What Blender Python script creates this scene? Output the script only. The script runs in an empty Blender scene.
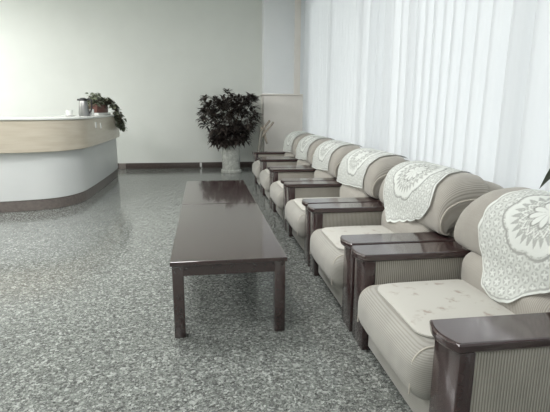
import bpy, bmesh, math, random
from mathutils import Vector, Matrix, Euler
PI = math.pi
random.seed(7)
S = bpy.context.scene
COL = S.collection

# ------------------------------------------------------------------ camera
f, pitch, yaw, roll, H = 455.99, .2114, .1458, .0042, 1.25
fw = Vector((math.sin(yaw)*math.cos(pitch), math.cos(yaw)*math.cos(pitch), -math.sin(pitch)))
r = Vector((math.cos(yaw), -math.sin(yaw), 0)); u = r.cross(fw)
r2 = r*math.cos(roll) + u*math.sin(roll); u2 = -r*math.sin(roll) + u*math.cos(roll)
cd = bpy.data.cameras.new('camera'); cam = bpy.data.objects.new('camera', cd); COL.objects.link(cam)
M = Matrix((r2, u2, -fw)).transposed().to_4x4(); M.translation = (0, 0, H)
cam.matrix_world = M
cd.sensor_width = 36; cd.sensor_fit = 'HORIZONTAL'; cd.lens = f/550*36; cd.clip_start = .05
S.camera = cam
# ------------------------------------------------------------------ light
w = bpy.data.worlds.new('sky'); S.world = w; w.use_nodes = True
bg = w.node_tree.nodes['Background']
bg.inputs['Color'].default_value = (.965, .99, 1.0, 1); bg.inputs['Strength'].default_value = .76
def area(name, loc, rot, sx, sy, power, color=(1, 1, 1)):
    l = bpy.data.lights.new(name, 'AREA'); l.shape = 'RECTANGLE'; l.size = sx; l.size_y = sy
    l.energy = power; l.color = color
    o = bpy.data.objects.new(name, l); o.location = loc; o.rotation_euler = rot; COL.objects.link(o); return o
sl = bpy.data.lights.new('sun', 'SUN'); sl.energy = 1.95; sl.angle = math.radians(14); sl.color = (1, .99, .97)
so_ = bpy.data.objects.new('sun', sl); COL.objects.link(so_)
so_.rotation_euler = Vector((-.60, -.72, -.34)).to_track_quat('-Z', 'Y').to_euler()
# unseen fill lights under the ceiling, added to brighten room and back wall
for x, y, pw in [(-3.6, -1.2, 34), (-3.6, 1.4, 45), (-3.6, 4.0, 85), (-.8, -1.2, 34), (-.8, 1.4, 45), (-.8, 4.0, 88), (-4.9, 7.4, 118), (-5.3, 5.6, 108)]:
    area('ceiling_fill', (x, y, 3.55), (0, 0, 0), 1.3, 1.3, pw, (1, .995, .985))
S.view_settings.view_transform = 'Standard'; S.view_settings.look = 'None'
S.view_settings.gamma = 1; S.view_settings.exposure = -0.03
S.view_settings.use_curve_mapping = False

# ------------------------------------------------------------------ helpers
def srgb(r_, g, b):
    c = lambda v: ((v/255+.055)/1.055)**2.4 if v > 10 else v/255/12.92
    return (c(r_), c(g), c(b), 1)
def mat(name, color, rough=.5, **kw):
    m = bpy.data.materials.new(name); m.use_nodes = True
    b = m.node_tree.nodes['Principled BSDF']
    b.inputs['Base Color'].default_value = color; b.inputs['Roughness'].default_value = rough
    for k, v in kw.items(): b.inputs[k.replace('_', ' ')].default_value = v
    return m
def N(m, t, **kw):
    n = m.node_tree.nodes.new(t)
    for k, v in kw.items(): setattr(n, k, v)
    return n
def L(m, a, b): m.node_tree.links.new(a, b)
def bsdf(m): return m.node_tree.nodes['Principled BSDF']
def coords(m, scale=(1, 1, 1), rot=(0, 0, 0)):
    t = N(m, 'ShaderNodeTexCoord'); mp = N(m, 'ShaderNodeMapping')
    mp.inputs['Scale'].default_value = scale; mp.inputs['Rotation'].default_value = rot
    L(m, t.outputs['Object'], mp.inputs['Vector']); return mp.outputs['Vector']
def ramp(m, fac, stops, interp='LINEAR'):
    c = N(m, 'ShaderNodeValToRGB'); e = c.color_ramp.elements; c.color_ramp.interpolation = interp
    while len(e) < len(stops): e.new(.5)
    for k, (p, col) in enumerate(stops): e[k].position = p; e[k].color = col
    L(m, fac, c.inputs['Fac']); return c.outputs['Color']
def bump(m, h, strength=.3, dist=.002):
    b = N(m, 'ShaderNodeBump'); b.inputs['Strength'].default_value = strength; b.inputs['Distance'].default_value = dist
    L(m, h, b.inputs['Height']); L(m, b.outputs['Normal'], bsdf(m).inputs['Normal'])
def noise_color(name, c1, c2, scale, rough, vec=(1, 1, 1), detail=4, bs=0, **kw):
    m = mat(name, c1, rough, **kw)
    n = N(m, 'ShaderNodeTexNoise'); n.inputs['Scale'].default_value = scale; n.inputs['Detail'].default_value = detail
    L(m, coords(m, vec), n.inputs['Vector'])
    L(m, ramp(m, n.outputs['Fac'], [(.3, c1), (.7, c2)]), bsdf(m).inputs['Base Color'])
    if bs: bump(m, n.outputs['Fac'], bs)
    return m

def obj(name, bm, m, parent=None, smooth=True, recalc=True):
    me = bpy.data.meshes.new(name)
    if recalc: bmesh.ops.recalc_face_normals(bm, faces=bm.faces[:])
    bm.to_mesh(me); bm.free()
    me.materials.append(m)
    if smooth:
        me.polygons.foreach_set('use_smooth', [True]*len(me.polygons))
        try: me.set_sharp_from_angle(angle=math.radians(40))
        except Exception: pass
    o = bpy.data.objects.new(name, me); COL.objects.link(o)
    if parent: o.parent = parent
    return o
def tag(o, label, cat, group=None, kind=None):
    o['label'] = label; o['category'] = cat
    if group: o['group'] = group
    if kind: o['kind'] = kind
    return o
def thing(name, label, cat, loc=(0, 0, 0), rz=0, group=None):
    o = bpy.data.objects.new(name, None); COL.objects.link(o); o.empty_display_size = .1
    o.location = loc; o.rotation_euler = (0, 0, rz); return tag(o, label, cat, group)
def struct(o): o['kind'] = 'structure'; return o
def copy_tree(o, parent=None):
    c = o.copy(); COL.objects.link(c)
    if parent: c.parent = parent
    for ch in list(o.children): copy_tree(ch, c)
    return c
def box(bm, x0, x1, y0, y1, z0, z1, bev=0, seg=2):
    t = bmesh.new(); bmesh.ops.create_cube(t, size=1)
    for v in t.verts: v.co = Vector((x0+(v.co.x+.5)*(x1-x0), y0+(v.co.y+.5)*(y1-y0), z0+(v.co.z+.5)*(z1-z0)))
    if bev: bmesh.ops.bevel(t, geom=t.edges[:], offset=bev, segments=seg, affect='EDGES', profile=.5)
    me = bpy.data.meshes.new('t'); t.to_mesh(me); t.free(); bm.from_mesh(me); bpy.data.meshes.remove(me)
    return bm
def bx(*a, **k): return box(bmesh.new(), *a, **k)
def cushion(c, s, rad, puff=(0, 0, 0), n=14):
    """rounded box centred at c, size s, corner radius rad, faces puffed outwards"""
    bm = bmesh.new(); bmesh.ops.create_cube(bm, size=2)
    bmesh.ops.subdivide_edges(bm, edges=bm.edges[:], cuts=n, use_grid_fill=True)
    hx, hy, hz = s[0]/2, s[1]/2, s[2]/2
    for v in bm.verts:
        p = Vector(v.co)
        q = Vector((math.sin(p.x*PI/2), math.sin(p.y*PI/2), math.sin(p.z*PI/2)))
        t = Vector((q.x*hx, q.y*hy, q.z*hz))
        core = Vector((max(-hx+rad, min(hx-rad, t.x)), max(-hy+rad, min(hy-rad, t.y)), max(-hz+rad, min(hz-rad, t.z))))
        d = t-core
        if d.length > 1e-9: t = core+d.normalized()*rad if max(abs(d.x), abs(d.y), abs(d.z)) > rad*.2 else t
        w_ = [1-(t.x/hx)**2, 1-(t.y/hy)**2, 1-(t.z/hz)**2]
        w_ = [max(0, a) for a in w_]
        t.x += puff[0]*w_[1]*w_[2]*(t.x/hx); t.y += puff[1]*w_[0]*w_[2]*(t.y/hy); t.z += puff[2]*w_[0]*w_[1]*(t.z/hz)
        v.co = t+Vector(c)
    return bm
def tube(bm, pts, rad, seg=8, cap=True):
    pts = [Vector(p) for p in pts]; rings = []
    for i, p in enumerate(pts):
        d = (pts[min(i+1, len(pts)-1)]-pts[max(i-1, 0)]).normalized()
        a = d.cross(Vector((0, 0, 1)))
        if a.length < .05: a = d.cross(Vector((0, 1, 0)))
        a.normalize(); b = d.cross(a)
        rr = rad[i] if isinstance(rad, (list, tuple)) else rad
        rings.append([bm.verts.new(p+(a*math.cos(2*PI*k/seg)+b*math.sin(2*PI*k/seg))*rr) for k in range(seg)])
    for i in range(len(rings)-1):
        for k in range(seg): bm.faces.new((rings[i][k], rings[i][(k+1) % seg], rings[i+1][(k+1) % seg], rings[i+1][k]))
    if cap: bm.faces.new(rings[0]); bm.faces.new(rings[-1])
    return bm
def lathe(prof, seg=32, c=(0, 0, 0), bm=None):
    bm = bm or bmesh.new(); rings = []
    for (rr, z) in prof:
        if rr < 1e-5: rings.append([bm.verts.new((c[0], c[1], c[2]+z))])
        else: rings.append([bm.verts.new((c[0]+rr*math.cos(2*PI*k/seg), c[1]+rr*math.sin(2*PI*k/seg), c[2]+z)) for k in range(seg)])
    for a, b in zip(rings, rings[1:]):
        for k in range(seg):
            k2 = (k+1) % seg
            if len(a) == 1 and len(b) == 1: continue
            if len(a) == 1: bm.faces.new((a[0], b[k], b[k2]))
            elif len(b) == 1: bm.faces.new((a[k], a[k2], b[0]))
            else: bm.faces.new((a[k], a[k2], b[k2], b[k]))
    return bm
def catmull(pts, n=6, closed=False):
    P = [Vector(p) for p in pts]; out = []; m_ = len(P)
    rng = range(m_) if closed else range(m_-1)
    for i in rng:
        g = (lambda k: P[k % m_]) if closed else (lambda k: P[max(0, min(m_-1, k))])
        p0, p1, p2, p3 = g(i-1), g(i), g(i+1), g(i+2)
        for j in range(n):
            t = j/n
            out.append(.5*((2*p1)+(-p0+p2)*t+(2*p0-5*p1+4*p2-p3)*t*t+(-p0+3*p1-3*p2+p3)*t**3))
    if not closed: out.append(P[-1])
    return out

# ------------------------------------------------------------------ materials
wall_m = noise_color('wall_paint', srgb(221, 224, 219), srgb(224, 227, 222), 3, .75, bs=.02)
ceil_m = mat('ceiling_paint', srgb(225, 226, 220), .9)
col_m = noise_color('column_paint', srgb(234, 237, 239), srgb(237, 239, 241), 3, .6)
dado_m = noise_color('column_cladding', srgb(232, 227, 220), srgb(236, 231, 225), 5, .45)
base_m = noise_color('baseboard_stone', srgb(64, 55, 52), srgb(84, 74, 70), 60, .28)
basel_m = noise_color('baseboard_stone_light', srgb(120, 112, 108), srgb(136, 128, 122), 60, .3)
wood_m = noise_color('dark_wood', srgb(54, 38, 38), srgb(59, 42, 42), 6, .2, vec=(1.2, 9, 9), Coat_Weight=.8, Coat_Roughness=.1, Coat_IOR=1.5)
table_m = noise_color('table_wood', srgb(58, 43, 43), srgb(62, 47, 46), 5, .18, vec=(9, 1.2, 9), Coat_Weight=1.0, Coat_Roughness=.06, Coat_IOR=1.55)
frame_m = mat('window_frame', srgb(200, 204, 204), .4)
metal_m = mat('steel', srgb(150, 150, 149), .32, Metallic=1.0)
black_m = mat('black_plastic', srgb(45, 44, 46), .4)
china_m = mat('white_china', srgb(228, 229, 226), .25)
white_m = noise_color('counter_white', srgb(212, 215, 214), srgb(217, 219, 218), 2, .4)
top_m = mat('counter_top_white', srgb(226, 228, 224), .25)
beige_m = noise_color('counter_beige', srgb(192, 182, 164), srgb(204, 196, 180), 3, .3, vec=(1, 1, 9), detail=6)
kick_m = noise_color('counter_kick', srgb(104, 97, 94), srgb(122, 114, 109), 30, .35)
# granite floor
fl_m = mat('granite_floor', (.3, .3, .3, 1), .13, Specular_IOR_Level=.6)
cv = coords(fl_m)
v1 = N(fl_m, 'ShaderNodeTexVoronoi'); v1.inputs['Scale'].default_value = 80; L(fl_m, cv, v1.inputs['Vector'])
v2 = N(fl_m, 'ShaderNodeTexVoronoi'); v2.inputs['Scale'].default_value = 190; L(fl_m, cv, v2.inputs['Vector'])
s1 = N(fl_m, 'ShaderNodeSeparateColor'); L(fl_m, v1.outputs['Color'], s1.inputs[0])
s2 = N(fl_m, 'ShaderNodeSeparateColor'); L(fl_m, v2.outputs['Color'], s2.inputs[0])
c1 = ramp(fl_m, s1.outputs[0], [(0, srgb(52, 52, 51)), (.18, srgb(82, 84, 82)), (.5, srgb(110, 113, 110)), (.8, srgb(136, 140, 136)), (1, srgb(186, 190, 185))])
c2 = ramp(fl_m, s2.outputs[0], [(0, srgb(44, 44, 43)), (.3, srgb(90, 92, 90)), (.75, srgb(126, 130, 126)), (1, srgb(186, 190, 185))])
mx = N(fl_m, 'ShaderNodeMix', data_type='RGBA'); mx.inputs[0].default_value = .45
L(fl_m, c1, mx.inputs[6]); L(fl_m, c2, mx.inputs[7]); L(fl_m, mx.outputs[2], bsdf(fl_m).inputs['Base Color'])
# corduroy fabrics: ribs running along a chosen axis
def ribbed(name, ca, cb, axis, pitch_):
    m = mat(name, ca, .9)
    w_ = N(m, 'ShaderNodeTexWave', wave_type='BANDS', bands_direction=axis, wave_profile='SIN')
    w_.inputs['Scale'].default_value = 2*PI/(20*pitch_) ; w_.inputs['Distortion'].default_value = .15
    w_.inputs['Detail'].default_value = 0
    L(m, coords(m), w_.inputs['Vector'])
    n = N(m, 'ShaderNodeTexNoise'); n.inputs['Scale'].default_value = 9; n.inputs['Detail'].default_value = 3; L(m, coords(m), n.inputs['Vector'])
    base = ramp(m, w_.outputs['Fac'], [(.1, cb), (.6, ca)])
    k = ramp(m, n.outputs['Fac'], [(.3, (.88, .88, .88, 1)), (.7, (1.0, 1.0, 1.0, 1))])
    q = N(m, 'ShaderNodeMix', data_type='RGBA', blend_type='MULTIPLY'); q.inputs[0].default_value = 1
    L(m, base, q.inputs[6]); L(m, k, q.inputs[7]); L(m, q.outputs[2], bsdf(m).inputs['Base Color'])
    bump(m, w_.outputs['Fac'], .5 if axis == 'X' else .3, .002)
    bsdf(m).inputs['Sheen Weight'].default_value = .2
    return m
cordx_m = ribbed('ribbed_fabric_upright', srgb(170, 166, 157), srgb(126, 121, 112), 'X', .0105)
cordz_m = ribbed('ribbed_fabric_level', srgb(163, 161, 154), srgb(147, 144, 137), 'Z', .008)
cordy_m = ribbed('ribbed_fabric_back', srgb(166, 162, 154), srgb(142, 137, 129), 'Y', .009)
pipe_m = mat('fabric_piping', srgb(188, 182, 172), .9)
# curtain
cur_m = bpy.data.materials.new('sheer_curtain'); cur_m.use_nodes = True
nt = cur_m.node_tree; nt.nodes.clear()
o_ = nt.nodes.new('ShaderNodeOutputMaterial'); d_ = nt.nodes.new('ShaderNodeBsdfDiffuse'); t_ = nt.nodes.new('ShaderNodeBsdfTranslucent')
p_ = nt.nodes.new('ShaderNodeBsdfTransparent'); a_ = nt.nodes.new('ShaderNodeMixShader'); b_ = nt.nodes.new('ShaderNodeMixShader')
d_.inputs[0].default_value = srgb(238, 240, 242); t_.inputs[0].default_value = srgb(238, 241, 243)
a_.inputs[0].default_value = .5; b_.inputs[0].default_value = .05
nt.links.new(d_.outputs[0], a_.inputs[1]); nt.links.new(t_.outputs[0], a_.inputs[2])
nt.links.new(a_.outputs[0], b_.inputs[1]); nt.links.new(p_.outputs[0], b_.inputs[2]); nt.links.new(b_.outputs[0], o_.inputs[0])
# lace (density comes from the mesh's own thread pattern)
lace_m = bpy.data.materials.new('white_lace'); lace_m.use_nodes = True
nt = lace_m.node_tree; nt.nodes.clear()
o_ = nt.nodes.new('ShaderNodeOutputMaterial'); d_ = nt.nodes.new('ShaderNodeBsdfDiffuse'); d_.inputs[0].default_value = srgb(208, 211, 207)
p_ = nt.nodes.new('ShaderNodeBsdfTransparent'); a_ = nt.nodes.new('ShaderNodeMixShader'); at_ = nt.nodes.new('ShaderNodeAttribute'); at_.attribute_name = 'thread'
bp_ = nt.nodes.new('ShaderNodeBump'); bp_.inputs['Strength'].default_value = .5; bp_.inputs['Distance'].default_value = .003
nt.links.new(at_.outputs['Fac'], bp_.inputs['Height']); nt.links.new(bp_.outputs[0], d_.inputs['Normal'])
nt.links.new(at_.outputs['Fac'], a_.inputs[0]); nt.links.new(p_.outputs[0], a_.inputs[1]); nt.links.new(d_.outputs[0], a_.inputs[2]); nt.links.new(a_.outputs[0], o_.inputs[0])
# seat cover, cream cloth with faint sprigs
pad_m = mat('cream_floral_cloth', srgb(212, 206, 190), .9)
vn = N(pad_m, 'ShaderNodeTexVoronoi'); vn.inputs['Scale'].default_value = 11; pv = coords(pad_m); L(pad_m, pv, vn.inputs['Vector'])
nn = N(pad_m, 'ShaderNodeTexNoise'); nn.inputs['Scale'].default_value = 45; L(pad_m, pv, nn.inputs['Vector'])
ad = N(pad_m, 'ShaderNodeMath', operation='ADD'); L(pad_m, vn.outputs['Distance'], ad.inputs[0]); L(pad_m, nn.outputs['Fac'], ad.inputs[1])
L(pad_m, ramp(pad_m, ad.outputs[0], [(.54, srgb(160, 150, 142)), (.66, srgb(178, 174, 166)), (.8, srgb(187, 185, 178))]), bsdf(pad_m).inputs['Base Color'])
# foliage
def leafmat(name, a, b, rough=.4):
    m = mat(name, a, rough)
    oi = N(m, 'ShaderNodeTexNoise'); oi.inputs['Scale'].default_value = 14; L(m, coords(m), oi.inputs['Vector'])
    L(m, ramp(m, oi.outputs['Fac'], [(.35, a), (.65, b)]), bsdf(m).inputs['Base Color']); return m
leaf_m = leafmat('dark_leaf', srgb(56, 48, 46), srgb(78, 72, 66), .42)
ivy_m = leafmat('ivy_leaf', srgb(78, 84, 68), srgb(134, 140, 116))
glos_m = leafmat('glossy_green_leaf', srgb(38, 52, 34), srgb(54, 68, 44), .35)
bark_m = mat('stem_brown', srgb(92, 80, 68), .8)
marb_m = noise_color('white_marble', srgb(158, 160, 154), srgb(204, 206, 200), 9, .25, vec=(1, 1, 1), detail=8)
for n in marb_m.node_tree.nodes:
    if n.type == 'TEX_NOISE': n.inputs['Distortion'].default_value = 2.5
terra_m = mat('red_brown_planter', srgb(112, 74, 66), .6)
stick_m = noise_color('pale_wood', srgb(140, 128, 116), srgb(170, 160, 148), 20, .6)
greyst_m = mat('grey_stand', srgb(128, 126, 118), .6)

# ------------------------------------------------------------------ room shell
XW, YB, XL, YF, ZC = 2.12, 9.79, -6.0, -3.0, 3.65
struct(obj('floor', bx(XL, XW+.25, YF, YB+.2, -.1, 0), fl_m, smooth=False))
struct(obj('ceiling', bx(XL, XW+.25, YF, YB+.2, ZC, ZC+.1), ceil_m, smooth=False))
struct(obj('wall_back', bx(XL, XW+.25, YB, YB+.2, 0, ZC), wall_m, smooth=False))
struct(obj('wall_left', bx(XL-.2, XL, YF, YB+.2, 0, ZC), wall_m, smooth=False))
struct(obj('wall_front', bx(XL, XW+.25, YF-.2, YF, 0, ZC), wall_m, smooth=False))
b = bx(XW, XW+.25, YF, YB, 0, .12)
box(b, XW, XW+.25, YF, YB, 3.4, ZC); box(b, XW, XW+.25, YF, -1.6, .12, 3.4); box(b, XW, XW+.25, 9.3, YB, .12, 3.4)
struct(obj('wall_right', b, wall_m, smooth=False))
# window band: frame with mullions, panes
fr = bmesh.new()
ys = [-1.6+i*(10.9/7) for i in range(8)]
for y in ys: box(fr, XW+.1, XW+.16, y-.03, y+.03, .12, 3.4)
for z in (.12, 3.34): box(fr, XW+.1, XW+.16, -1.6, 9.3, z, z+.05)
wn = struct(obj('window_1', fr, frame_m, smooth=False))
g = mat('window_glass', (1, 1, 1, 1), 0); gt = g.node_tree; gt.nodes.clear()
o_ = gt.nodes.new('ShaderNodeOutputMaterial'); p_ = gt.nodes.new('ShaderNodeBsdfTransparent'); q_ = gt.nodes.new('ShaderNodeBsdfGlossy'); m_ = gt.nodes.new('ShaderNodeMixShader')
p_.inputs[0].default_value = (.95, .97, .97, 1); q_.inputs['Roughness'].default_value = .02; m_.inputs[0].default_value = .06
gt.links.new(p_.outputs[0], m_.inputs[1]); gt.links.new(q_.outputs[0], m_.inputs[2]); gt.links.new(m_.outputs[0], o_.inputs[0])
obj('pane', bx(XW+.125, XW+.131, -1.6, 9.3, .12, 3.4), g, wn, smooth=False)
# column in the far right corner, clad below, with a ledge
CX0, CX1, CY = 1.15, 1.99, 9.42
struct(obj('wall_column', bx(CX0, XW, CY, YB, 0, ZC, bev=.012), col_m))
struct(obj('trim_1', bx(CX0-.012, CX1+.1, CY-.015, YB, 0.12, 1.50, bev=.006), dado_m))
b = bx(CX0-.035, CX1+.1, CY-.04, YB, 1.50, 1.535, bev=.008); struct(obj('trim_2', b, dado_m))
struct(obj('trim_3', bx(1.76, 1.88, CY-.03, CY+.01, 1.535, ZC), dado_m, smooth=False))
struct(obj('baseboard_back', bx(-1.70, CX0, YB-.018, YB, 0, .12, bev=.003), base_m))
struct(obj('baseboard_left', bx(-1.83, -1.70, YB-.02, YB, 0, .12, bev=.003), basel_m))
struct(obj('baseboard_staff_side', bx(XL, -1.83, YB-.018, YB, 0, .12, bev=.003), base_m))
struct(obj('baseboard_column', bx(CX0-.02, CX1+.1, CY-.03, YB, 0, .12, bev=.003), base_m))
so = thing('wall_socket', 'small white fitting on the dark baseboard left of the marble pot', 'socket', (-.16, YB-.018, 0))
obj('plate', bx(-.022, .022, -.012, 0, .025, .115, bev=.004), china_m, so)
obj('cable', tube(bmesh.new(), [(0, -.012, .06), (.002, -.03, .03), (.004, -.045, .006), (.03, -.06, .005)], .005), china_m, so)

# ------------------------------------------------------------------ curtains
def drape(name, y0, y1, x, lam, amp, seed, label):
    rnd = random.Random(seed); bm = bmesh.new()
    n = int((y1-y0)/.012); ph = 0; cols = []
    zs = [.03, .6, 1.2, 1.8, 2.4, 3.0, 3.38]
    lamk = lam
    for i in range(n+1):
        y = y0+(y1-y0)*i/n
        lamk += (lam*(1+.3*math.sin(y*1.7+seed))-lamk)*.05
        ph += 2*PI*(y1-y0)/n/lamk
        prof = math.sin(ph)+.42*math.sin(2*ph)+.16*math.sin(3*ph)+.1*math.sin(.37*ph)
        col = []
        for z in zs:
            k = 1-.25*(z/3.4)+.08*math.sin(y*3+z)
            sway = .012*math.sin(y*2.1+z*.9+seed)
            col.append(bm.verts.new((x+amp*prof*k+sway, y+.012*math.sin(ph*1.0+z*.5), z)))
        cols.append(col)
    for a, c in zip(cols, cols[1:]):
        for k in range(len(zs)-1): bm.faces.new((a[k], c[k], c[k+1], a[k+1]))
    o = obj(name, bm, cur_m, recalc=False)
    return tag(o, label, 'curtain', 'sheer curtains along the window wall')
drape('sheer_curtain', 4.75, 9.36, 1.955, .135, .018, 3, 'white sheer curtain with fine folds, hanging nearer the clad column')
drape('sheer_curtain', -1.2, 5.35, 1.875, .205, .036, 5, 'white sheer curtain with broad folds, hanging behind the nearest armchairs')
rail = tag(obj('curtain_rail', bx(1.84, 1.97, -1.4, 9.38, 3.385, 3.42, bev=.005), frame_m), 'pale curtain rail above the window wall', 'curtain rail')
for z in (): pass

# ------------------------------------------------------------------ armchairs
XO, YO = 1.27, 1.741
def lx(x): return x-XO
def lerp(a, b, t): return a+(b-a)*t
UP = [(1.335, .540), (1.295, .562), (1.280, .63), (1.288, .71), (1.325, .79), (1.405, .848), (1.51, .866), (1.575, .862), (1.585, .84), (1.56, .818), (1.48, .775), (1.405, .705), (1.37, .62), (1.355, .56)]
UPC = catmull([(a, 0, b_) for a, b_ in UP], 4, True)
SH = [(1.50, .40), (1.42, .50), (1.37, .54), (1.385, .63), (1.42, .70), (1.50, .775), (1.60, .822), (1.68, .82), (1.75, .77), (1.782, .6), (1.785, .35), (1.785, .12), (1.50, .12)]
SHC = catmull([(a, 0, b_) for a, b_ in SH], 4, True)
def norms(prof):
    m_ = len(prof); A = sum(prof[i].x*prof[(i+1) % m_].z-prof[(i+1) % m_].x*prof[i].z for i in range(m_)); sg = 1 if A > 0 else -1
    out = []
    for i in range(m_):
        t = (prof[(i+1) % m_]-prof[i-1]).normalized(); out.append(Vector((t.z*sg, 0, -t.x*sg)))
    return out
def extr(prof, y0, y1, rad, puff=0, n=6, mid=40, crn=.16):
    """closed profile pushed from y0 to y1 with rounded ends"""
    bm = bmesh.new(); cx = sum(p.x for p in prof)/len(prof); cz = sum(p.z for p in prof)/len(prof)
    st = []
    for i in range(n+1):
        a = PI/2*i/n; st.append((y0+rad*(1-math.sin(a)), rad*(1-math.cos(a))) if False else (y0+rad*(1-math.cos(a)), rad*(1-math.sin(a))))
    for i in range(1, mid): st.append((lerp(y0+rad, y1-rad, i/mid), 0))
    for i in range(n, -1, -1):
        a = PI/2*i/n; st.append((y1-rad*(1-math.cos(a)), rad*(1-math.sin(a))))
    rings = []; nr = norms(prof)
    for y, ins in st:
        t = (y-y0)/(y1-y0); pf = puff*(1-(2*t-1)**4)
        e = min(y-y0, y1-y); q = max(0, 1-e/crn); k = 1-crn*(1-math.sqrt(max(0, 1-q*q)))/.34
        ring = []
        for p, d in zip(prof, nr):
            z = p.z+d.z*(pf-ins)
            if z > .54: z = .54+(z-.54)*k
            ring.append(bm.verts.new((lx(p.x+d.x*(pf-ins)), y-YO, z)))
        rings.append(ring)
    m_ = len(prof)
    for a, b_ in zip(rings, rings[1:]):
        for k in range(m_): bm.faces.new((a[k], a[(k+1) % m_], b_[(k+1) % m_], b_[k]))
    bm.faces.new(rings[0]); bm.faces.new(rings[-1])
    return bm
def piping(prof, y, ins, rad=.005, off=.005):
    nr = norms(prof); e = min(y-(Y0+off), Y1-off-y); q = max(0, 1-e/.16); k = 1-.16*(1-math.sqrt(max(0, 1-q*q)))/.34
    pts = [(lx(p.x-d.x*ins), y-YO, p.z-d.z*ins if p.z-d.z*ins < .54 else .54+(p.z-d.z*ins-.54)*k) for p, d in zip(prof, nr)]
    return tube(bmesh.new(), pts+[pts[0]], rad, 6, False)
Y0, Y1 = 1.205, 2.277
AW = .182
def arm_top(y0, y1):
    bm = bmesh.new(); pts = []
    n = 12
    for i in range(n+1):
        t = i/n; pts.append((.762-.026*math.sin(PI*t)-.008*t, lerp(y0, y1, t)))
    pts += [(1.50, y1), (1.50, y0)]
    zb, zt = .492, .529
    def ring(z, ins):
        out = []
        for i, (x, y) in enumerate(pts):
            out.append(bm.verts.new((lx(x+(ins if x < 1 else -ins)), y-YO+(ins if y < y0+.01 else (-ins if y > y1-.01 else 0)), z)))
        return out
    rs = [ring(zb, .008), ring(zb+.008, .001), ring(zb+.018, 0), ring(zt-.008, 0), ring(zt-.002, .003), ring(zt, .009)]
    m_ = len(pts)
    for a, b_ in zip(rs, rs[1:]):
        for k in range(m_): bm.faces.new((a[k], a[(k+1) % m_], b_[(k+1) % m_], b_[k]))
    bm.faces.new(rs[0]); bm.faces.new(rs[-1]); return bm
def make_chair():
    t = thing('armchair', 'x', 'armchair', (XO, YO, 0), 0, 'armchairs in the row by the curtains')
    # seat cushion
    c = cushion((lx(1.06), 0, .278), (.68, .712, .226), .085, (.015, 0, .022), 16)
    sc = obj('seat_cushion', c, cordz_m, t)
    for s in (-1, 1):
        pts = [(lx(.724), s*.30, .20)]+[(lx(.727+.075*(1-math.cos(PI/2*a/10))), s*.30, .312+.075*math.sin(PI/2*a/10)) for a in range(11)]+[(lx(1.0), s*.30, .395), (lx(1.25), s*.30, .396)]
        obj('piping', tube(bmesh.new(), pts, .004, 6), pipe_m, sc)
    obj('seat_base', bx(lx(.80), lx(1.5), -.352, .352, .03, .20, bev=.012), cordz_m, t)
    obj('plinth', bx(lx(.83), lx(1.7), -.5, .5, 0, .035), wood_m, t)
    for s in (-1, 1):
        y0, y1 = (Y0, Y0+AW) if s < 0 else (Y1-AW, Y1)
        ar = obj('armrest', arm_top(y0, y1), wood_m, t, smooth=False)
        b = bx(lx(.772), lx(.83), y0-YO+.008, y1-YO-.008, 0.0, .495, bev=.008)
        obj('arm_post', b, wood_m, t)
        b = bx(lx(.826), lx(1.62), y0-YO+.014, y1-YO-.014, .03, .494, bev=.01)
        obj('arm_panel', b, cordx_m, t)
    obj('lower_back_cushion', cushion((lx(1.40), 0, .445), (.29, .70, .23), .085, (.012, 0, 0), 14), cordy_m, t)
    bc = obj('backrest_cushion', extr(UPC, Y0+.03, Y1-.085, .034, .004), cordy_m, t)
    for y in (Y0+.03, Y1-.085): obj('piping', piping(UPC, y+(.007 if y < 1.7 else -.007), .012, off=.03 if y < 1.7 else .085), pipe_m, bc)
    bs = obj('backrest_shell', extr(SHC, Y0+.03, Y1-.03, .03), cordy_m, t)
    for y in (Y0+.03, Y1-.03): obj('piping', piping(SHC, y+(.006 if y < 1.7 else -.006), .012, off=.03), pipe_m, bs)
    return t
chair = make_chair()
chair_labels = [
 'beige ribbed armchair nearest the camera, its large doily showing a flower',
 'beige ribbed armchair directly beyond the nearest one, second in the row',
 'beige ribbed armchair third from the camera, beside the near end of the far table',
 'beige ribbed armchair fourth from the camera in the row',
 'beige ribbed armchair fifth from the camera, last but one in the row',
 'beige ribbed armchair at the far end of the row, beside the column']
PITCH = 1.0975
chairs = []
for k in range(6):
    c = chair if k == 0 else copy_tree(chair)
    c.location = (XO, YO+PITCH*k, 0); c['label'] = chair_labels[k]; chairs.append(c)

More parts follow.
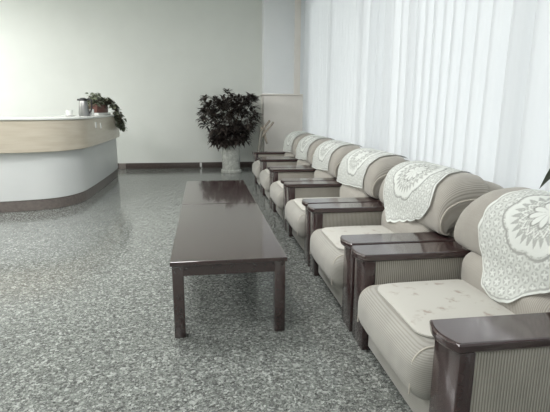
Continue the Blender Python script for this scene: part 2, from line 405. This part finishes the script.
# seat covers
def pad_mesh():
    bm = bmesh.new(); nx, ny = 26, 28; hx, hy, rad = .27, .275, .09; g_ = {}
    for i in range(nx+1):
        for j in range(ny+1):
            a, b_ = 2*i/nx-1, 2*j/ny-1
            x, y = a*hx, b_*hy
            cx_, cy_ = max(-hx+rad, min(hx-rad, x)), max(-hy+rad, min(hy-rad, y))
            d = Vector((x-cx_, y-cy_))
            if abs(d.x) > 0 and abs(d.y) > 0:
                m_ = max(abs(d.x), abs(d.y)); d = d.normalized()*m_
                x, y = cx_+d.x, cy_+d.y
            X = 1.05+x
            e = (X-1.06)/.34; w1 = max(0, 1-e*e); w2 = max(0, 1-(y/.356)**2)
            z = .391+.022*w1*w2+.012
            if X < .82: z -= 2.2*(.82-X)**2
            if abs(y) > .27: z -= .002
            g_[i, j] = (lx(X), y, z)
    top = {k: bm.verts.new(v) for k, v in g_.items()}
    bot = {k: bm.verts.new((v[0], v[1], v[2]-.007)) for k, v in g_.items()}
    for i in range(nx):
        for j in range(ny):
            bm.faces.new((top[i, j], top[i+1, j], top[i+1, j+1], top[i, j+1]))
            bm.faces.new((bot[i, j+1], bot[i+1, j+1], bot[i+1, j], bot[i, j]))
    for i in range(nx):
        bm.faces.new((top[i, 0], bot[i, 0], bot[i+1, 0], top[i+1, 0])); bm.faces.new((top[i+1, ny], bot[i+1, ny], bot[i, ny], top[i, ny]))
    for j in range(ny):
        bm.faces.new((top[0, j+1], bot[0, j+1], bot[0, j], top[0, j])); bm.faces.new((top[nx, j], bot[nx, j], bot[nx, j+1], top[nx, j+1]))
    return bm
pad = obj('seat_cover', pad_mesh(), pad_m)
ords = ['nearest armchair', 'second armchair from the camera', 'third armchair from the camera', 'fourth armchair from the camera', 'fifth armchair from the camera', 'farthest armchair, beside the column']
for k in range(6):
    p = pad if k == 0 else pad.copy()
    if k: COL.objects.link(p)
    p.location = (XO, YO+PITCH*k, 0); 
    tag(p, 'cream flowered seat cover on the '+ords[k], 'seat cover', 'cloth seat covers on the armchairs')

# lace doilies
DP = catmull([(1.66, 0, .832), (1.60, 0, .866), (1.51, 0, .8785), (1.400, 0, .862), (1.314, 0, .802), (1.275, 0, .715), (1.266, 0, .63), (1.266, 0, .57), (1.256, 0, .52), (1.236, 0, .475), (1.230, 0, .455), (1.234, 0, .425), (1.25, 0, .37), (1.25, 0, .30)], 10)
cum = [0]
for a, b_ in zip(DP, DP[1:]): cum.append(cum[-1]+(b_-a).length)
def along(s):
    s = max(0, min(cum[-1]-1e-6, s))
    for i in range(len(cum)-1):
        if cum[i+1] >= s: return DP[i].lerp(DP[i+1], (s-cum[i])/(cum[i+1]-cum[i]))
    return DP[-1]
def hem_s(tab, y):
    y = max(tab[0][0], min(tab[-1][0], y)); z = tab[-1][1]
    for (ya, za), (yb, zb) in zip(tab, tab[1:]):
        if ya <= y <= yb:
            t = (y-ya)/(yb-ya); t = t*t*(3-2*t)*.5+t*.5; z = lerp(za, zb, t); break
    for i in range(len(DP)-1, 0, -1):
        if DP[i].z <= z <= DP[i-1].z:
            return cum[i-1]+(cum[i]-cum[i-1])*(DP[i-1].z-z)/max(1e-6, DP[i-1].z-DP[i].z)
    return cum[-1]
def thread(a, b, R):
    """thread density of the crochet at (a,b) measured from the centre flower; R = distance to hem"""
    r_ = math.hypot(a, b); th = math.atan2(b, a)
    d = .74+.22*math.sin(a*2*PI/.011)*math.sin(b*2*PI/.011)           # net ground
    pet = .085*(.62+.38*abs(math.cos(th*5)))
    if r_ < .018: d = .95
    elif r_ < pet: d = .98 if abs(math.cos(th*5)) > .22 else .6
    elif r_ < pet+.010: d = .35
    elif r_ < .135:
        zz = .112+.016*(2*abs(((th*9/PI) % 1)-.5)*2-1)
        d = 1 if abs(r_-zz) < .006 else (.9 if math.sin(th*36)*math.sin(r_*380) > .2 else .5)
    else:
        sc = .178+.02*abs(math.sin(th*4))
        if abs(r_-sc) < .010: d = 1
        elif r_ < sc:
            tri = (th*14/PI) % 1
            d = .97 if abs(tri-.5)*2 < (r_-.128)/.05 else .55
        elif abs(r_-sc-.024) < .006: d = .45
        else:
            # small flowers scattered in rows
            u_, v_ = (a % .05)-.025, ((b+.025*(int(a//.05) % 2)) % .05)-.025
            q = math.hypot(u_, v_); t2 = math.atan2(v_, u_)
            d = .97 if q < .019*(.7+.3*math.cos(t2*5)) else (.6 if q < .022 else .85)
    if R < .012: d = 1.0
    elif R < .02: d = .55
    return max(.12, min(1, d))
def doily_mesh(na=190, nb=200, hw=.355, top=.02, bot=.60, flare=.02, skew=0.0, drop=0.0, hem=None, dy=0.0):
    bm = bmesh.new(); lay = bm.verts.layers.float.new('thread'); V = {}
    for j in range(nb+1):
        tb = j/nb
        for i in range(na+1):
            ta = 2*i/na-1
            # outline: rounded hem with scallops
            end = bot+drop*ta-.045*abs(ta)**7+.012*abs(math.cos(ta*PI*2.5))-.012
            if hem: end = hem_s(hem, ta*hw)+.006*abs(math.cos(ta*PI*4.5))
            s = lerp(top, end, tb)
            half = hw*(1-.04*math.cos(tb*PI))+flare*tb-(0 if hem else .085)*max(0, (tb-.88)/.12)**2+.010*abs(math.sin(tb*PI*4.5))-.03*max(0, .25-tb)
            a = ta*half+skew*(tb-.5)
            p = along(s).copy(); ya = a+dy+YO
            e = min(ya-(Y0+.03), Y1-.085-ya); q = max(0, 1-e/.16)
            if p.z > .54: p.z = .54+(p.z-.54)*(1-.16*(1-math.sqrt(max(0, 1-q*q)))/.34)
            rip = .004*max(0, tb-.6)/.4*math.sin(a*26)*(0 if hem else 1)
            v = bm.verts.new((lx(p.x)-rip-abs(rip)*.6-.002, a, p.z+.001)); V[i, j] = v
            R = min((1-abs(ta))*half, (end-s))
            v[lay] = thread(a, s-.315, R)
    for j in range(nb):
        for i in range(na): bm.faces.new((V[i, j], V[i+1, j], V[i+1, j+1], V[i, j+1]))
    return bm
d0 = obj('lace_doily', doily_mesh(hw=.32, flare=0, dy=-.13, hem=[(-.32, .70), (-.28, .63), (-.19, .60), (-.085, .54), (.035, .445), (.115, .425), (.185, .45), (.235, .53), (.275, .60), (.32, .70)]), lace_m, recalc=False)
d1 = obj('lace_doily', doily_mesh(140, 140, hw=.325, skew=-.18, drop=.08, bot=.67, flare=.0), lace_m, recalc=False)
d2 = obj('lace_doily', doily_mesh(90, 90, hw=.33, flare=.03, skew=.10, hem=[(-.33, .60), (-.1, .575), (.15, .548), (.33, .546)]), lace_m, recalc=False)
proto = [d0, d1, d2, None, None, None]
dl = ['large white lace doily with a big flower, draped over the nearest armchair back',
      'white lace doily hanging slightly askew over the back of the second armchair from the camera',
      'white lace doily draped over the back of the third armchair from the camera',
      'white lace doily draped over the back of the fourth armchair from the camera',
      'white lace doily draped over the back of the fifth armchair from the camera',
      'white lace doily over the back of the farthest armchair, beside the column']
for k in range(6):
    d = proto[k]
    if d is None: d = d2.copy(); COL.objects.link(d)
    d.location = (XO, YO+PITCH*k+[-.13, .005, .0, .02, .0, .01][k], 0)
    tag(d, dl[k], 'doily', 'lace doilies on the armchair backs')

# ------------------------------------------------------------------ coffee tables
def table(label, x0, x1, y0, y1, rz):
    cx_, cy_ = (x0+x1)/2, (y0+y1)/2; hx, hy = (x1-x0)/2, (y1-y0)/2
    t = thing('coffee_table', label, 'table', (cx_, cy_, 0), rz, 'dark coffee tables end to end')
    obj('tabletop', bx(-hx, hx, -hy, hy, .42, .446, bev=.004, seg=2), table_m, t, smooth=False)
    i = .012
    for (a, b_, c, d) in ((-hx+i, hx-i, -hy+i, -hy+i+.022), (-hx+i, hx-i, hy-i-.022, hy-i), (-hx+i, -hx+i+.022, -hy+i+.022, hy-i-.022), (hx-i-.022, hx-i, -hy+i+.022, hy-i-.022)):
        obj('apron', bx(a, b_, c, d, .362, .42), table_m, t, smooth=False)
    for sx in (-1, 1):
        for sy in (-1, 1):
            a, b_ = sorted((sx*(hx-i+.002), sx*(hx-i-.058))); c, d = sorted((sy*(hy-i+.002), sy*(hy-i-.058)))
            obj('leg', bx(a, b_, c, d, 0, .42, bev=.003), table_m, t)
    return t
tb0, tbs, tb1 = 2.362, 3.864, 5.15
table('dark brown coffee table nearer the camera, its near legs in view', -.2247-.001, .4127-.001, tb0, tbs-.004, .0095)
table('dark brown coffee table beyond the first, toward the marble pot', -.2247-.0145, .4127-.0145, tbs+.004, tb1, .0095)

# ------------------------------------------------------------------ reception counter
base = catmull([(-1.70, 8.92, 0), (-1.672, 8.45, 0), (-1.664, 7.9, 0), (-1.660, 7.25, 0), (-1.668, 6.7, 0), (-1.69, 6.38, 0), (-1.79, 6.11, 0), (-1.95, 5.945, 0), (-2.2, 5.85, 0), (-2.5, 5.785, 0), (-3.0, 5.72, 0), (-3.7, 5.69, 0), (-4.6, 5.69, 0)], 8)
def offs(path, d):
    out = []
    for i, p in enumerate(path):
        t = (path[min(i+1, len(path)-1)]-path[max(i-1, 0)]).normalized()
        out.append(p+Vector((-t.y, t.x, 0))*d)      # left of travel = outwards
    return out
def band(path, d_out, d_in, z0, z1, bev=True):
    A, B_ = offs(path, d_out), offs(path, d_in); bm = bmesh.new(); rs = []
    e = .004
    for p, q in zip(A, B_):
        n_ = (p-q).normalized()*e
        pr = [(q, z0), (p-n_, z0), (p, z0+e), (p, z1-e), (p-n_, z1), (q, z1)]
        rs.append([bm.verts.new((c.x, c.y, z)) for c, z in pr])
    for a, b_ in zip(rs, rs[1:]):
        for k in range(6): bm.faces.new((a[k], a[(k+1) % 6], b_[(k+1) % 6], b_[k]))
    bm.faces.new(rs[0]); bm.faces.new(rs[-1]); return bm
ct = thing('reception_counter', 'curved white reception counter with beige upper band at the left', 'counter')
# path runs from the far end towards the camera then left: outward side is +x / -y
sgn = 1
obj('kickboard', band(base, .0, -.05, 0, .135), kick_m, ct)
obj('body_panel', band(base, .008, -.05, .135, .73), white_m, ct)
fa = obj('upper_band', band(base, .075, -.05, .72, 1.10), beige_m, ct)
obj('countertop', band(base, .09, -.52, 1.10, 1.125), top_m, ct)
obj('inner_shelf', band(base, -.05, -.50, .70, .72), white_m, ct)
for (x, y, z) in ((-1.583, 6.93, 1.01), (-1.583, 7.22, .99)):
    obj('hook', bx(x-.012, x+.012, y-.02, y+.02, z-.045, z+.035, bev=.004), china_m, ct)
ZT = 1.125
# vacuum jug
j = thing('vacuum_jug', 'silver jug with black lid and handle on the reception counter', 'jug', (-1.775, 7.12, ZT)); j.scale = (.84, .84, .92)
obj('body', lathe([(0, 0), (.088, 0), (.09, .01), (.088, .06), (.078, .15), (.066, .225), (.062, .235), (0, .235)], 32), metal_m, j)
obj('lid', lathe([(0, .235), (.064, .235), (.066, .25), (.058, .272), (.03, .282), (0, .284)], 32), black_m, j)
obj('spout', cushion((-.068, 0, .252), (.06, .04, .03), .012, n=4), black_m, j)
obj('handle', tube(bmesh.new(), catmull([(.055, 0, .255), (.11, 0, .262), (.135, 0, .22), (.13, 0, .12), (.10, 0, .06), (.075, 0, .05)], 5), .014, 8), black_m, j)
# cup on saucer
c = thing('cup_and_saucer', 'white cup on a saucer left of the silver jug', 'cup', (-1.93, 6.95, ZT))
obj('saucer', lathe([(0, 0), (.05, 0), (.085, .014), (.083, .018), (.045, .006), (0, .006)], 28), china_m, c)
obj('cup', lathe([(0, .007), (.03, .007), (.042, .05), (.045, .085), (.042, .085), (.038, .05), (.026, .014), (0, .014)], 28), china_m, c)
obj('cup_handle', tube(bmesh.new(), [(-.04, 0, .07), (-.06, 0, .068), (-.066, 0, .048), (-.055, 0, .03), (-.036, 0, .028)], .005, 6), china_m, c)
c = thing('mug', 'small white mug between the silver jug and the planter', 'mug', (-1.70, 7.22, ZT))
obj('cup', lathe([(0, 0), (.036, 0), (.04, .01), (.043, .10), (.039, .10), (.036, .014), (0, .012)], 24), china_m, c)
obj('cup_handle', tube(bmesh.new(), [(-.036, 0, .08), (-.06, 0, .075), (-.062, 0, .045), (-.036, 0, .03)], .006, 6), china_m, c)

def leaf(bm, p, d, up, ln, wd, fold=.25, droop=.2, seg=4):
    d = d.normalized(); s = d.cross(up)
    if s.length < .01: s = d.cross(Vector((1, 0, .3)))
    s.normalize(); n_ = s.cross(d); prev = None
    for i in range(seg+1):
        t = i/seg; w_ = wd*math.sin(PI*min(.995, max(.03, t**.85)))*.5
        c = p+d*ln*t-Vector((0, 0, 1))*droop*ln*t*t
        cur = [bm.verts.new(c-s*w_+n_*w_*fold), bm.verts.new(c), bm.verts.new(c+s*w_+n_*w_*fold)]
        if prev:
            bm.faces.new((prev[0], prev[1], cur[1], cur[0])); bm.faces.new((prev[1], prev[2], cur[2], cur[1]))
        prev = cur
# trailing plant in planter
iv = thing('trailing_plant', 'trailing green vine plant in a red brown planter on the counter end', 'plant', (-1.82, 8.12, ZT+.04))
obj('tray', bx(-.13, .13, -.47, .47, -.04, 0, bev=.006), china_m, iv)
obj('planter', bx(-.10, .10, -.42, .42, 0, .13, bev=.015), terra_m, iv)
obj('soil', bx(-.09, .09, -.41, .41, .12, .135), bark_m, iv)
rnd = random.Random(11); lb = bmesh.new(); sb = bmesh.new()
def vine(pts, n, sz):
    P = catmull(pts, 6); tube(sb, P, .004, 5)
    for k in range(n):
        p = P[rnd.randrange(len(P))]+Vector((rnd.uniform(-.03, .03), rnd.uniform(-.04, .04), rnd.uniform(-.03, .03)))
        a = rnd.uniform(0, 2*PI); d = Vector((math.cos(a), math.sin(a), rnd.uniform(-.6, .5)))
        leaf(lb, p, d, Vector((rnd.uniform(-.5, .5), rnd.uniform(-.5, .5), 1)), sz*rnd.uniform(.7, 1.25), sz*.75, .15, .3, 3)
for k in range(26):
    y = rnd.uniform(-.4, .42); x = rnd.uniform(-.06, .07); h = rnd.uniform(.05, .17)
    vine([(x, y, .13), (x+rnd.uniform(-.04, .04), y+rnd.uniform(-.06, .06), .13+h*.6), (x+rnd.uniform(-.06, .08), y+rnd.uniform(-.1, .12), .13+h)], 12, .075)
for k in range(16):
    y = rnd.uniform(.18, .42); ox = rnd.uniform(.10, .30); dz = rnd.uniform(-.28, .02)
    vine([(.03, y, .13), (.12, y, .20+rnd.uniform(-.05, .04)), (.23, y+.03, .10), (.27+ox*.1, y+.05, -.04+dz*.5), (.275+ox*.16, y+.07, dz)], 20, .075)
for k in range(6):
    y = rnd.uniform(.2, .4)
    vine([(.28+k*.01, y, -.06), (.29+k*.012, y+.06, -.18), (.285+k*.012, y+.1, -.24-.02*k)], 10, .08)
obj('vines', sb, bark_m, iv); obj('leaves', lb, ivy_m, iv, recalc=False)

# ------------------------------------------------------------------ bushy plant in marble pot
bp = thing('potted_plant', 'bushy dark-leaved plant in a white marble cylinder pot by the back wall', 'plant', (.45, 9.10, 0))
pot = obj('pot', lathe([(0, .055), (.175, .055), (.178, .07), (.178, .50), (.19, .51), (.192, .545), (.175, .55), (.165, .53), (.165, .47), (0, .47)], 40), marb_m, bp)
obj('pot_foot', lathe([(0, 0), (.205, 0), (.208, .02), (.20, .05), (.18, .06), (0, .06)], 40), marb_m, bp)
obj('soil', lathe([(0, .475), (.163, .475), (.163, .485), (0, .49)], 24), bark_m, bp)
rnd = random.Random(5); lb = bmesh.new(); sb = bmesh.new()
for k in range(250):
    # whorl positions inside a wide shallow crown
    for _ in range(60):
        x = rnd.uniform(-.66, .52); y = rnd.uniform(-.42, .42); z = rnd.uniform(.58, 1.56)
        e = ((z-1.08)/.52)
        w_ = .46*math.sqrt(max(0, 1-e*e*.8))+.10
        if z > 1.4: ok = abs(x+.0) < .09 or abs(x-.42) < .08 and z < 1.47 or abs(x+.5) < .1 and z < 1.45 or (z < 1.46 and abs(x) < .42)
        else: ok = ((x+.03)/w_)**2+(y/.45)**2 < 1
        if z < .8 and abs(x) > .34: ok = False
        if ok: break
    tip = Vector((x, y, z))
    if 5 <= k < 14: tip = Vector((rnd.uniform(-.34, -.12), rnd.uniform(-.25, .1), rnd.uniform(.58, .72)))
    if 14 <= k < 22: tip = Vector((rnd.uniform(.08, .34), rnd.uniform(-.25, .1), rnd.uniform(.58, .72)))
    if k == 0: tip = Vector((-.04, 0, 1.55))
    if k == 1: tip = Vector((-.50, 0, 1.38))
    if k == 2: tip = Vector((.43, 0, 1.38))
    if k == 3: tip = Vector((.03, -.05, 1.47))
    if k == 4: tip = Vector((-.54, 0, 1.22))
    if k < 34:
        mid = Vector((tip.x*.45, tip.y*.45, lerp(.5, tip.z, .55)))
        tube(sb, catmull([(tip.x*.12, tip.y*.12, .47), mid, tip], 5), .008, 5)
    n_ = rnd.randint(8, 12); a0 = rnd.uniform(0, 6)
    out = Vector((tip.x, tip.y, (tip.z-.95)*1.0)); out = out.normalized() if out.length > .01 else Vector((0, 0, 1))
    for i in range(n_):
        a = a0+2*PI*i/n_; el = rnd.uniform(-.35, .75)
        d = Vector((math.cos(a)*math.cos(el), math.sin(a)*math.cos(el), math.sin(el)))+out*.55
        leaf(lb, tip+Vector((rnd.uniform(-.02, .02), rnd.uniform(-.02, .02), rnd.uniform(-.04, .02))), d, Vector((0, 0, 1)), rnd.uniform(.11, .18), rnd.uniform(.04, .06), .3, rnd.uniform(.15, .5), 4)
obj('stems', sb, bark_m, bp); obj('leaves', lb, leaf_m, bp, recalc=False)

# ------------------------------------------------------------------ stand with crossed sticks behind the last chair
st = thing('stick_stand', 'slender grey stand with pale crossed sticks in the corner by the column', 'stand', (1.06, 8.75, 0))
obj('pole', tube(bmesh.new(), [(0, 0, .02), (0, 0, .78)], .012, 8), greyst_m, st)
b = bmesh.new()
for a in (0.3, 2.4, 4.5): tube(b, catmull([(0, 0, .14), (.09*math.cos(a), .09*math.sin(a), .05), (.20*math.cos(a), .20*math.sin(a), .012)], 4), .011, 6)
obj('foot', b, greyst_m, st)
obj('bent_arm', tube(bmesh.new(), catmull([(-.01, 0, .86), (-.06, -.02, .74), (-.07, -.03, .6), (-.10, -.03, .45), (-.16, -.02, .30)], 6), [.022+.014*math.sin(i/24*PI) for i in range(25)], 7), greyst_m, st)
for (a, b_) in (((.19, 0, .99), (-.05, -.02, .70)), ((.12, .02, 1.02), (-.06, .01, .80)), ((-.05, -.01, .90), (.07, .01, .58)), ((.0, .01, .92), (.05, -.02, .62))):
    obj('stick', tube(bmesh.new(), [a, b_], .021, 7), stick_m, st)
b = bmesh.new()
for k in range(7):
    a = PI+.9*math.sin(k*2.1); leaf(b, Vector((-.04, -.03, .30+.02*k)), Vector((math.cos(a), -.4, .25*math.sin(k))), Vector((0, 0, 1)), .2, .045, .2, .2)
obj('pale_leaves', b, stick_m, st, recalc=False)

# ------------------------------------------------------------------ leafy plant at the right edge, mostly outside the frame
gp = thing('green_plant', 'dark green plant whose pointed leaf tip shows at the right edge', 'plant', (1.42, .70, 0))
obj('pot', lathe([(0, 0), (.13, 0), (.17, .30), (.175, .32), (.16, .32), (.15, .28), (0, .28)], 28), marb_m, gp)
G = Vector((1.42, .70, 0)); lb = bmesh.new(); sb = bmesh.new()
def bigleaf(root, tip, wd):
    root, tip = Vector(root)-G, Vector(tip)-G
    tube(sb, catmull([(0, 0, .28), (root.x*.5, root.y*.5, (root.z+.28)/2+.05), root], 5), .007, 6)
    d = tip-root; d.z += .06
    leaf(lb, root, d, Vector((0, 0, 1)), d.length, wd, .25, .06/d.length, 10)
bigleaf((1.085, 1.12, 1.19), (1.045, 1.30, 1.001), .08)
for a in (.2, 1.1, 2.9, 3.9, 4.9, 5.7):
    bigleaf((1.42+.14*math.cos(a), .70+.14*math.sin(a), .85), (1.42+.36*math.cos(a), .70+.36*math.sin(a), .92+.05*math.sin(3*a)), .09)
obj('stems', sb, bark_m, gp); obj('leaves', lb, glos_m, gp, recalc=False)
